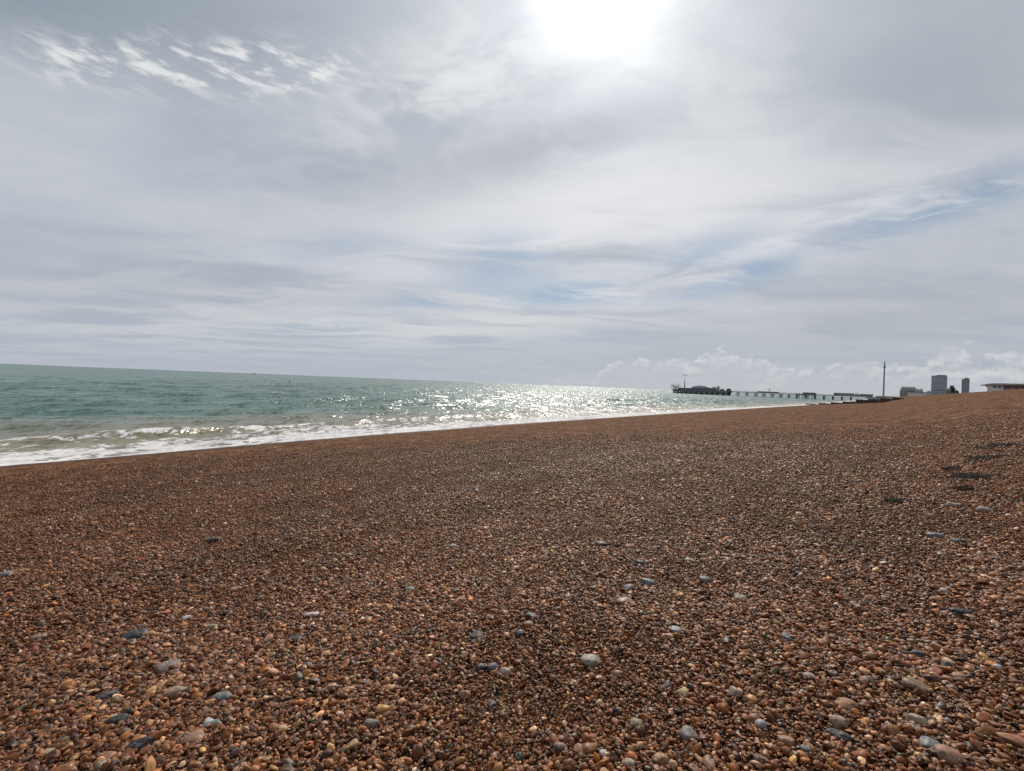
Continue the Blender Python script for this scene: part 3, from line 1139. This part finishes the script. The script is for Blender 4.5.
def terrace(name, label, pa, pb, top_px, s, depth_m, floors, mats, bays, roof='mansard', base=4.0, cat='building', dormers=0, chimneys=0):
    u0, u1 = px_at_v(pa, s=s), px_at_v(pb, s=s)
    x, y = sv2xy(s, (u0 + u1) / 2)
    rz = -math.atan2(x, y)
    W = (ray(pb, top_px)[0] - ray(pa, top_px)[0]) * y * math.cos(rz)
    zt = hgt((pa + pb) / 2, top_px, y)
    H = zt - base
    wl = H * (0.72 if roof == 'mansard' else 0.80 if roof == 'pitch' else 0.95)
    o = thing(name, label, cat, (x, y, base), rz)
    MB().box((0, 0, wl / 2), (W, depth_m, wl)).build('wall', M[mats[0]], o)
    r = MB()
    if roof == 'mansard':
        r.box((0, 0, wl + (H - wl) / 2), (W, depth_m, H - wl), taper=(0.80, 0.6))
    elif roof == 'pitch':
        r.prism([(-depth_m / 2 - 0.4, wl), (0, H), (depth_m / 2 + 0.4, wl)], -W / 2 - 0.4, W / 2 + 0.4, ax='x')
    else:
        r.box((0, 0, wl + (H - wl) / 2), (W + 0.6, depth_m + 0.6, H - wl))
    rf = r.build('roof', M[mats[1]], o)
    for i in range(chimneys):
        cx = -W / 2 + W * (i + 0.5) / chimneys
        MB().box((cx, 0, H + 0.4), (1.6, 1.2, 3.0)).build('chimney', M['red'], rf)
    for i in range(dormers):
        cx = -W * 0.4 + W * 0.8 * (i + 0.5) / dormers
        MB().box((cx, -depth_m * 0.42, wl + (H - wl) * 0.42), (W / dormers * 0.45, depth_m * 0.2, (H - wl) * 0.6)).build('dormer', M[mats[0]], rf)
    fh = wl / floors
    for f in range(floors):
        for i in range(bays):
            wx = -W / 2 + W * (i + 0.5) / bays
            MB().box((wx, -depth_m / 2 - 0.03, fh * (f + 0.55)), (W / bays * 0.45, 0.14, fh * 0.55)).build('window', M['glass'], o)
    return o


terrace('seafront_hotel', 'large pale hotel with grey mansard roof left of the broad tower block', 899.6, 916.5, 386.8, 1750, 40, 5, ('cream', 'lead'), 9, 'mansard', 4, 'hotel', dormers=5)
terrace('hotel_wing', 'lower wing with dark pitched roof joined behind the pale hotel', 914.5, 922.5, 389.2, 1720, 26, 3, ('cream', 'slate'), 5, 'pitch', 4, chimneys=2)
terrace('seafront_terrace', 'white terrace of houses in front of the pale hotel', 907.5, 925.5, 392.0, 1300, 16, 3, ('white', 'slate'), 8, 'flat', 4)
terrace('seafront_house', 'small white house directly beneath the broad tower block', 925.8, 932.0, 391.4, 1300, 14, 2, ('white', 'slate'), 3, 'pitch', 4, chimneys=1)
terrace('low_pavilion', 'grey low building beneath the foot of the broad tower block', 932.4, 944, 390.6, 1300, 16, 2, ('tower', 'slate'), 5, 'flat', 4)
terrace('seafront_block', 'long low cream block on the seafront under the observation tower', 876, 898.5, 396.3, 1900, 20, 3, ('cream', 'slate'), 12, 'flat', 2, chimneys=0)
terrace('seafront_block', 'low grey block between the pier entrance and the observation tower', 866, 876.5, 396.8, 1850, 20, 2, ('tower', 'slate'), 6, 'flat', 2)
terrace('arched_shelter', 'small grey gabled shelter on the shingle crest next to the dark bush', 945.4, 952.2, 388.2, 520, 6, 1, ('cream', 'slate'), 3, 'pitch', PROM, 'shelter')


# ------------------------------------------------------------------ low pavilion at the right edge
def build_beach_pavilion():
    dep = 165.0
    xa, ya = at(980.5, dep)
    rzp = -math.atan2(*at(1000, dep))
    k_ = dep / FOC * math.cos(rzp)               # metres per pixel across the line of sight
    xb, yb = xa + math.cos(rzp) * 65.5 * k_, ya + math.sin(rzp) * 65.5 * k_
    o = thing('beach_pavilion', 'low white pavilion with flat overhanging roof on the shingle crest at right', 'pavilion', (xa, ya, 0), math.atan2(yb - ya, xb - xa))
    Lx = math.hypot(xb - xa, yb - ya)
    zt = hgt(1000, 383.7, dep)
    zl = hgt(985, 385.6, dep)
    zb = PROM
    k = Lx / 65.5                               # metres per pixel
    # canopy that tapers to a point at its left end
    MB().prism([(1.2 * k, zl + 0.12), (10 * k, zt - 0.55), (Lx, zt - 0.55), (Lx, zt), (14 * k, zt), (6 * k, zt - 0.25)], -0.9, 8.0).build('roof', M['tanroof'], o)
    MB().prism([(5.5 * k, zb), (6.5 * k, zl - 0.8), (3.2 * k, zl + 0.1), (10 * k, zt - 0.57), (22 * k, zt - 0.57), (22 * k, zb)], -0.02, 6.0).build('wall', M['white'], o)
    MB().prism([(22 * k + 0.01, zb), (22 * k + 0.01, zt - 0.57), (Lx - 0.05, zt - 0.57), (Lx - 0.05, zb)], 0.10, 6.0).build('end_wall', M['cream'], o)
    for a, b in ((23.5, 30), (32, 36.5), (38.5, 47), (49, 60)):
        MB().box(((a + b) / 2 * k, 0.05, zt - 1.25), ((b - a) * k, 0.14, 0.75)).build('red_board', M['red'], o)
    MB().box((18.6 * k, -0.05, zt - 1.25), (2.4 * k, 0.16, 0.8)).build('window', M['glass'], o)
    MB().box((14 * k, -0.05, zt - 1.2), (3.0 * k, 0.16, 0.8)).build('window', M['glass'], o)
    MB().box((1.2 * k, 0.3, zl + 0.1), (3.0 * k, 0.9, 0.34), bevel=0.08).build('canopy_tip', M['hull'], o)
    MB().box((Lx * 0.5, 2.5, zb - 0.6), (Lx * 0.99, 7, 1.2)).build('plinth', M['concrete'], o)


build_beach_pavilion()


# ------------------------------------------------------------------ bushes behind the crest
def wind_bush(name, label, px, py_top, px_w, dep, lean, base, group=None):
    x, y = at(px, dep)
    top = hgt(px, py_top, dep) - base
    W = px_w / FOC * dep
    o = thing(name, label, 'tree', (x, y, base), 0.0, group)
    r = random.Random(int(px * 7))
    tr = MB()
    spine = [Vector((-lean * W * 0.1, 0, 0))]
    for i in range(1, 6):
        f = i / 5
        spine.append(Vector((-lean * W * (0.1 + 0.35 * f * f) + r.uniform(-.05, .05), r.uniform(-.1, .1), top * 0.93 * f)))
    for i in range(5):
        tr.tube(spine[i], spine[i + 1], 0.20 * (1 - i / 6), 0.20 * (1 - (i + 1) / 6), 7)
    limbs = []
    for i in range(9):
        b = spine[1 + i % 4]
        d = Vector((r.uniform(-0.2, 0.9) * lean * W * 0.5, r.uniform(-0.4, 0.4) * W, r.uniform(0.15, 0.4) * top))
        tr.tube(b, b + d, 0.07, 0.025, 5)
        limbs.append((b, d))
    tr.build('trunk', M['bark'], o)
    lf = bmesh.new()
    for i in range(4200):
        f = r.random() ** 0.8
        c = spine[min(5, int(f * 5.99))].lerp(spine[min(5, int(f * 5.99) + 1)], r.random())
        rad = W * (0.42 * (1 - f) + 0.17)
        p = c + Vector((r.gauss(0, 0.5) * rad + lean * rad * 0.35 * (1 - f), r.gauss(0, 0.5) * rad, r.gauss(0.05, 0.5) * rad * 0.6))
        if mnoise.noise(p * 1.3) < -0.22:
            continue
        p.z = max(0.1, p.z)
        q = Vector((r.gauss(0, 1), r.gauss(0, 1), r.gauss(0, 1))).normalized()
        a = q.orthogonal().normalized()
        sz = r.uniform(0.12, 0.3)
        b = q.cross(a)
        lf.faces.new([lf.verts.new(p + a * sz), lf.verts.new(p + b * sz * 0.5), lf.verts.new(p - a * sz), lf.verts.new(p - b * sz * 0.5)])
    me = bpy.data.meshes.new('crown')
    lf.to_mesh(me)
    lf.free()
    link('crown', me, M['leaf'], o)
    return o


wind_bush('wind_bent_tree', 'dark wind bent tree leaning left between the two tower blocks', 953.8, 385.9, 5.4, 330, 1.0, PROM)
wind_bush('low_bush', 'small dark low bush just right of the wind bent tree', 957.2, 390.6, 2.8, 330, 0.4, PROM)


# ------------------------------------------------------------------ the groyne
def build_groyne():
    s0 = 352.0
    x, y = sv2xy(s0, 0)
    o = thing('groyne', 'dark stepped timber groyne running down the far beach into the surf', 'groyne', (x, y, 0), AX_RZ)
    # local x = v.  each bay has a level top; bays step down towards the sea
    edges = []
    for pa, pb, ty in ((758, 768, 405.8), (768, 780, 405.4), (780, 793, 405.0), (793, 806, 404.6), (806, 819, 404.2), (819, 831, 403.5),
                       (831, 843, 402.8), (843, 856, 402.0), (856, 868, 399.9), (868, 880, 399.4), (880, 892, 398.8), (892, 904, 398.0)):
        a, b = px_at_v(pa, s=s0), px_at_v(pb, s=s0)
        edges.append((a, b - 0.08, hgt((pa + pb) / 2, ty, sv2xy(s0, (a + b) / 2)[1])))
    for a, b, zt in edges:
        zb = float(beach_z(s0, (a + b) / 2)) - 1.4
        m = MB()
        n = 4
        h = (zt - zb) / n
        for i in range(n):
            m.box(((a + b) / 2, 0.02 * (i % 2), zb + h * (i + 0.5)), (b - a - 0.05, 0.28, h - 0.03), bevel=0.03)
        m.build('planking', M['timber'], o)
        MB().box(((a + b) / 2, 0, zt + 0.075), (b - a, 0.5, 0.14), bevel=0.02).build('capping', M['timber'], o)
    for i, (a, b, zt) in enumerate(edges):
        for x_ in (a + 0.2, (a + b) / 2):
            zb = float(beach_z(s0, x_)) - 1.6
            MB().box((x_, -0.33, (zb + zt + 0.35) / 2), (0.32, 0.34, zt + 0.35 - zb), bevel=0.03).build('post', M['timber'], o)


build_groyne()


# ------------------------------------------------------------------ out at sea
def build_buoy():
    px, py = 289.6, 382.6
    u, w = ray(px, py)
    d = -EYE / w
    o = thing('marker_buoy', 'small dark marker buoy alone on the open sea at left', 'buoy', (u * d, d, 0.05))
    MB().lathe([(0.15, -0.5), (0.62, -0.25), (0.75, 0.1), (0.62, 0.45), (0.3, 0.6)], n=20).build('float', M['buoy'], o, True)
    MB().tube((0, 0, 0.6), (0, 0, 2.1), 0.09, 0.07, 8).build('staff', M['buoy'], o)
    MB().box((0, 0, 1.55), (1.0, 0.12, 0.32)).box((0, 0, 2.25), (0.36, 0.36, 0.34), rot=(0.6, 0.6, 0)).build('topmark', M['orange'], o)


def build_boat():
    px = 254.0
    d = 4200.0
    x, y = at(px, d)
    o = thing('fishing_boat', 'tiny grey boat on the horizon above the open sea at left', 'boat', (x, y, 0), 0.2)
    MB().prism([(-13, 3.2), (-12, -0.6), (10, -0.6), (15, 4.6), (8, 3.6), (-4, 2.9)], -3.2, 3.2).build('hull', M['hull'], o)
    MB().box((-4.5, 0, 5.6), (6, 4.6, 5.4), bevel=0.3).build('wheelhouse', M['white'], o)
    MB().box((-4.5, -2.33, 6.6), (4.8, 0.1, 1.3)).build('window', M['glass'], o)
    MB().tube((1, 0, 3.0), (1, 0, 15.5), 0.3, 0.18, 8).build('mast', M['iron'], o)
    MB().tube((1, 0, 7), (9, 0, 11), 0.2, 0.14, 6).build('derrick', M['iron'], o)


build_buoy()
build_boat()


# ------------------------------------------------------------------ single stones that stand out among the shingle
def stone_material():
    m = bpy.data.materials.new('flint_stone')
    m.use_nodes = True
    t = NT(m.node_tree)
    pr = t.n['Principled BSDF']
    oi = t.new('ShaderNodeObjectInfo')
    co = t.new('ShaderNodeTexCoord').outputs['Object']
    cs = t.vm('ADD', co, t.vm('SCALE', t.xyz(oi.outputs['Random'], oi.outputs['Random'], 0.0), s=37.0))
    a = t.noise(cs, 38, 6, 0.65)
    b = t.noise(cs, 160, 4, 0.6)
    c = t.mix(t.ss(a, 0.38, 0.68), oi.outputs['Color'], t.vm('MULTIPLY', oi.outputs['Color'], (0.62, 0.60, 0.60)))
    c = t.mix(t.m('MULTIPLY', t.ss(b, 0.6, 0.75), 0.35), c, (0.45, 0.42, 0.38))
    vein = t.m('ABSOLUTE', t.m('SUBTRACT', t.noise(cs, 22, 3, 0.6), 0.5))
    c = t.mix(t.m('MULTIPLY', t.ss(vein, 0.018, 0.004), 0.35), c, (0.5, 0.48, 0.45))
    t.l.new(c, pr.inputs['Base Color'])
    t.l.new(t.lin(a, 0.3, 0.7, 0.42, 0.7), pr.inputs['Roughness'])
    bp = t.new('ShaderNodeBump')
    bp.inputs['Strength'].default_value = 0.35
    bp.inputs['Distance'].default_value = 0.003
    pr.inputs['Specular IOR Level'].default_value = 0.18
    t.l.new(b, bp.inputs['Height'])
    t.l.new(bp.outputs[0], pr.inputs['Normal'])
    return m


C = {'slate': (0.032, 0.032, 0.036), 'black': (0.022, 0.021, 0.022), 'bluegrey': (0.115, 0.118, 0.126), 'grey': (0.12, 0.11, 0.10),
     'pale': (0.20, 0.165, 0.135), 'white': (0.42, 0.385, 0.36), 'lav': (0.20, 0.185, 0.195), 'tan': (0.215, 0.125, 0.075),
     'orange': (0.22, 0.10, 0.05), 'pink': (0.23, 0.14, 0.10), 'olive': (0.20, 0.18, 0.12), 'yellow': (0.34, 0.25, 0.11),
     'brown': (0.15, 0.085, 0.05), 'greygreen': (0.14, 0.15, 0.135), 'cream': (0.29, 0.235, 0.17), 'mauve': (0.15, 0.105, 0.095)}
# x, y in the photograph, width and height in pixels, colour, yaw, label
STONES = [
    (106, 697, 19, 11, 'slate', 35, 'dark slate stone lying slantwise above a rounder blue black stone at lower left'),
    (118, 720, 17, 11, 'slate', 10, 'rounded blue black stone between a slanted slate stone and a bigger black one'),
    (138, 746, 23, 15, 'black', 25, 'biggest blue black stone, flat sided, near the bottom left corner'),
    (50, 753, 15, 9, 'pale', 15, 'pale grey stone alone by the bottom left corner of the beach'),
    (222, 697, 18, 11, 'bluegrey', 15, 'blue grey oval stone with darker underside left of the bottom centre'),
    (208, 723, 11, 12, 'white', 60, 'upright white stone touching a small round grey stone'),
    (217, 724, 10, 10, 'bluegrey', 0, 'small round grey stone touching an upright white stone'),
    (193, 739, 21, 12, 'tan', 10, 'large tan stone to the right of the biggest blue black stone'),
    (235, 752, 11, 16, 'slate', 70, 'long slate stone standing on edge at the bottom left'),
    (175, 692, 20, 13, 'pink', 20, 'pale pink lumpy stone under a flat brown grey one'),
    (168, 668, 23, 10, 'mauve', 20, 'flat brown grey stone above the pale pink lumpy stone'),
    (106, 758, 17, 11, 'orange', 0, 'orange tan stone left of the biggest blue black stone at the bottom edge'),
    (481, 668, 10, 9, 'slate', 0, 'dark blue round stone, left one of a row of three'),
    (493, 667, 12, 10, 'bluegrey', 10, 'light blue grey stone in the middle of a row of three'),
    (505, 671, 11, 9, 'cream', 0, 'cream stone at the right end of a row of three'),
    (465, 695, 13, 10, 'orange', 0, 'orange tan egg shaped stone below a row of three stones'),
    (282, 730, 11, 8, 'yellow', 0, 'pale yellow round stone by itself among brown pebbles'),
    (492, 706, 11, 8, 'slate', 20, 'slate stone to the lower right of the orange egg shaped stone'),
    (371, 724, 16, 11, 'mauve', 20, 'dull mauve brown stone below the middle of the foreground'),
    (411, 729, 8, 9, 'pale', 40, 'small pale stone right of the dull mauve brown one'),
    (591, 661, 20, 11, 'pale', -5, 'large smooth pale grey stone, most prominent in the foreground'),
    (735, 692, 14, 14, 'pale', 10, 'pale round stone banded with white in the lower right'),
    (683, 693, 12, 10, 'yellow', 30, 'dull yellow stone between a grey and a white banded stone'),
    (668, 684, 10, 11, 'grey', 60, 'grey oval stone left of the dull yellow one'),
    (636, 724, 13, 10, 'olive', -10, 'olive grey smooth stone with rounded ends'),
    (688, 734, 19, 14, 'grey', 20, 'large grey brown stone leaning on smaller pebbles at lower centre right'),
    (762, 725, 15, 11, 'lav', 25, 'lavender grey stone with a white patch at lower right'),
    (560, 747, 13, 10, 'mauve', -15, 'mauve grey oval stone close to the bottom edge'),
    (603, 754, 8, 8, 'white', 0, 'brightest white small stone on the bottom edge of the beach'),
    (629, 764, 14, 7, 'cream', -5, 'flat yellowish grey stone on the very bottom edge'),
    (519, 757, 11, 12, 'slate', 70, 'dark blue grey stone standing upright on the bottom edge at centre'),
    (599, 703, 8, 8, 'yellow', 40, 'bright ochre little stone at the centre of the foreground'),
    (660, 760, 17, 11, 'orange', 20, 'broad salmon orange stone on the bottom edge'),
    (917, 654, 15, 10, 'slate', 0, 'dark slate oval stone on the right above a small white stone'),
    (997, 667, 9, 8, 'white', 20, 'small white round stone near the right edge'),
    (839, 723, 18, 16, 'pink', 0, 'large round pinkish tan stone at the lower right'),
    (848, 705, 23, 12, 'orange', -10, 'broad orange brown stone just above the round pinkish tan one'),
    (840, 737, 21, 9, 'slate', -20, 'long dark slate stone just below the round pinkish tan one'),
    (787, 741, 17, 10, 'tan', -10, 'tan flat stone left of the long dark slate stone'),
    (806, 750, 12, 11, 'grey', -20, 'grey stone below the tan flat one'),
    (931, 746, 23, 11, 'bluegrey', -35, 'pale blue grey pointed stone beside the biggest tan stone'),
    (951, 757, 27, 18, 'tan', -30, 'biggest tan stone, lying slantwise in the bottom right corner'),
    (918, 721, 16, 11, 'cream', -20, 'cream tan stone above a narrow pale stone'),
    (918, 731, 12, 7, 'pale', -35, 'narrow pale stone below the cream tan one'),
    (1013, 741, 25, 13, 'orange', -15, 'orange tan stone cut off by the right edge of the picture'),
    (946, 666, 12, 12, 'black', 50, 'dark upright stone left of the small white round one'),
    (870, 682, 12, 9, 'black', -10, 'black stone above the reddish brown slanted one'),
    (917, 687, 26, 12, 'brown', -30, 'reddish brown long stone lying slantwise on the right'),
    (809, 676, 13, 7, 'pale', -5, 'pale grey flat stone left of the black one'),
    (135, 636, 22, 9, 'slate', 12, 'long slate stone on the left, higher up the beach than the other slates'),
    (4, 575, 13, 8, 'bluegrey', 20, 'grey stone at the left edge of the picture'),
    (212, 627, 11, 8, 'pale', 10, 'whitish pink stone to the right of a little white one'),
    (186, 619, 9, 7, 'white', 30, 'little white stone left of the whitish pink one'),
    (38, 638, 15, 7, 'brown', 10, 'flat brown stone near the left edge'),
    (214, 540, 13, 5, 'black', 5, 'black flat stone far up the shingle at left'),
    (312, 615, 14, 6, 'white', 5, 'long white stone with lavender tint above a tilted blue one'),
    (295, 639, 15, 7, 'slate', 20, 'tilted dark blue stone beneath the long white one'),
    (303, 628, 8, 7, 'white', 0, 'round white stone between the long white and the tilted blue stones'),
    (453, 547, 11, 6, 'pale', 10, 'pale grey stone in the upper middle of the shingle'),
    (410, 590, 11, 5, 'bluegrey', 0, 'pale blue grey stone halfway up the shingle left of centre'),
    (477, 636, 15, 7, 'black', 0, 'flat black stone alone a little left of the centre of the foreground'),
    (648, 582, 15, 9, 'bluegrey', -8, 'light blue grey oval stone upper right of centre'),
    (628, 588, 11, 9, 'lav', 30, 'small white blue stone left of the light blue grey oval'),
    (640, 563, 10, 7, 'black', 0, 'black round stone above the light blue grey oval'),
    (705, 580, 11, 7, 'bluegrey', -10, 'light grey stone below a grey green one to the right of centre'),
    (690, 561, 11, 6, 'greygreen', 0, 'grey green smooth stone amid dark pebbles'),
    (677, 630, 13, 7, 'lav', -8, 'pale lavender grey flat stone at centre right'),
    (531, 616, 14, 7, 'slate', -5, 'slate stone above a brown round one at centre'),
    (519, 634, 11, 9, 'black', 20, 'black stone below the brown round one at centre'),
    (528, 624, 12, 8, 'brown', 0, 'brown round stone between the slate and the black stones at centre'),
    (740, 597, 13, 5, 'pale', -5, 'thin pale flat stone right of centre'),
    (625, 602, 17, 7, 'pink', 0, 'flat salmon pink stone under the small white blue stone'),
    (602, 544, 11, 5, 'black', 0, 'black flat stone high up the shingle right of centre'),
    (789, 638, 15, 10, 'bluegrey', -25, 'slate blue tilted stone, alone at right of the foreground'),
    (958, 541, 13, 6, 'black', -5, 'dark stone right of a long grey one far up the right side'),
    (936, 536, 15, 6, 'bluegrey', -5, 'long grey stone left of a dark one far up the right side'),
    (945, 592, 11, 6, 'pale', 0, 'pale tan round stone halfway up the right side'),
    (962, 612, 20, 9, 'black', -10, 'long black stone halfway up the right side'),
    (953, 505, 13, 5, 'pale', -4, 'flat whitish stone near the dark seaweed at right'),
    (985, 510, 14, 5, 'pale', -4, 'flat pale grey stone closest to the right edge below the seaweed'),
]


def build_stones():
    mat = stone_material()
    for i, (px, py, w, h, cn, yaw, label) in enumerate(STONES):
        p, d = ground(px, py + h * 0.25)
        r = random.Random(i * 13 + 5)
        Lh = w * d / FOC * 0.5
        Th = max(0.42 * Lh, min(0.8 * Lh, h * d / FOC * 0.5 * 0.85))
        Bh = Lh * r.uniform(0.68, 0.9)
        bm = bmesh.new()
        bmesh.ops.create_icosphere(bm, subdivisions=4, radius=1.0)
        off = Vector((i * 3.1, i * 1.7, i * 0.9))
        ex = r.uniform(2.2, 3.0)
        cuts = [(Vector((r.gauss(0, 1), r.gauss(0, 1), r.gauss(0, 0.7))).normalized(), r.uniform(0.72, 0.92)) for _ in range(5)]
        for v in bm.verts:
            q = v.co.copy()
            k = (abs(q.x) ** ex + abs(q.y) ** ex + abs(q.z) ** ex) ** (-1 / ex)
            q = q * k
            for n_, lim in cuts:
                t_ = q.dot(n_) - lim
                if t_ > 0:
                    q -= n_ * t_ * 0.75
            q *= 1 + 0.17 * mnoise.noise(v.co * 0.9 + off) + 0.05 * mnoise.noise(v.co * 2.6 + off)
            v.co = Vector((q.x * Lh, q.y * Bh, q.z * Th))
        me = bpy.data.meshes.new('beach_stone')
        bm.to_mesh(me)
        bm.free()
        me.polygons.foreach_set('use_smooth', np.ones(len(me.polygons), bool))
        o = link('beach_stone', me, mat)
        o.location = p + Vector((0, 0, Th * 0.22 + 0.004))
        o.rotation_euler = (r.uniform(-0.2, 0.2), R(-yaw * 0.35), R(yaw))
        c = C[cn]
        o.color = (*[x * r.uniform(0.92, 1.08) for x in c], 1)
        tag(o, label, 'stone', 'larger stones lying on the shingle')


build_stones()


# ------------------------------------------------------------------ tangles of seaweed on the bank at right
WEED = [(982, 459.5, 30, 'widest black seaweed tangle on the right of the shingle bank'),
        (966, 478.5, 36, 'long seaweed streak lowest of the dark tangles on the bank'),
        (950, 470.0, 16, 'short dark seaweed tangle left of the widest one'),
        (994, 447.5, 26, 'thin dark seaweed streak highest up the bank at right'),
        (895, 503.5, 14, 'small dark seaweed clump by itself lower left of the other tangles'),
        (962, 490.5, 15, 'faint seaweed scrap just below the long streak')]


def build_weed():
    for i, (px, py, w, label) in enumerate(WEED):
        p, d = ground(px, py)
        r = random.Random(i + 40)
        Wm = w * d / FOC
        s_, v_ = xy2sv(p.x, p.y)
        m = MB()
        for k in range(int(18 + 0.7 * w)):
            f = r.gauss(0, 0.23)
            a = Vector((f * Wm, r.gauss(0, 0.30) * min(1.4, Wm * 0.7), 0))
            dr = r.gauss(0, 0.7)
            ln = r.uniform(0.25, 0.5) * min(0.6, Wm)
            pts = [a]
            for j in range(4):
                dr += r.gauss(0, 0.5)
                pts.append(pts[-1] + Vector((math.cos(dr) * ln / 4, math.sin(dr) * ln / 4, 0)))
            zz = [0.01 + r.uniform(0.0, 0.07) * max(0.0, 1 - abs(f) * 1.8) for _ in pts]
            P3 = []
            for q, z in zip(pts, zz):
                ss_, vv_ = xy2sv(p.x + q.x, p.y + q.y)
                P3.append(Vector((q.x, q.y, float(beach_z(ss_, vv_)) - p.z + z)))
            for j in range(4):
                m.tube(P3[j], P3[j + 1], 0.009 * r.uniform(0.6, 1.6), n=5)
        o = m.build('seaweed_clump', M['weed'])
        o.location = p
        tag(o, label, 'seaweed', 'seaweed tangles on the shingle bank')


build_weed()
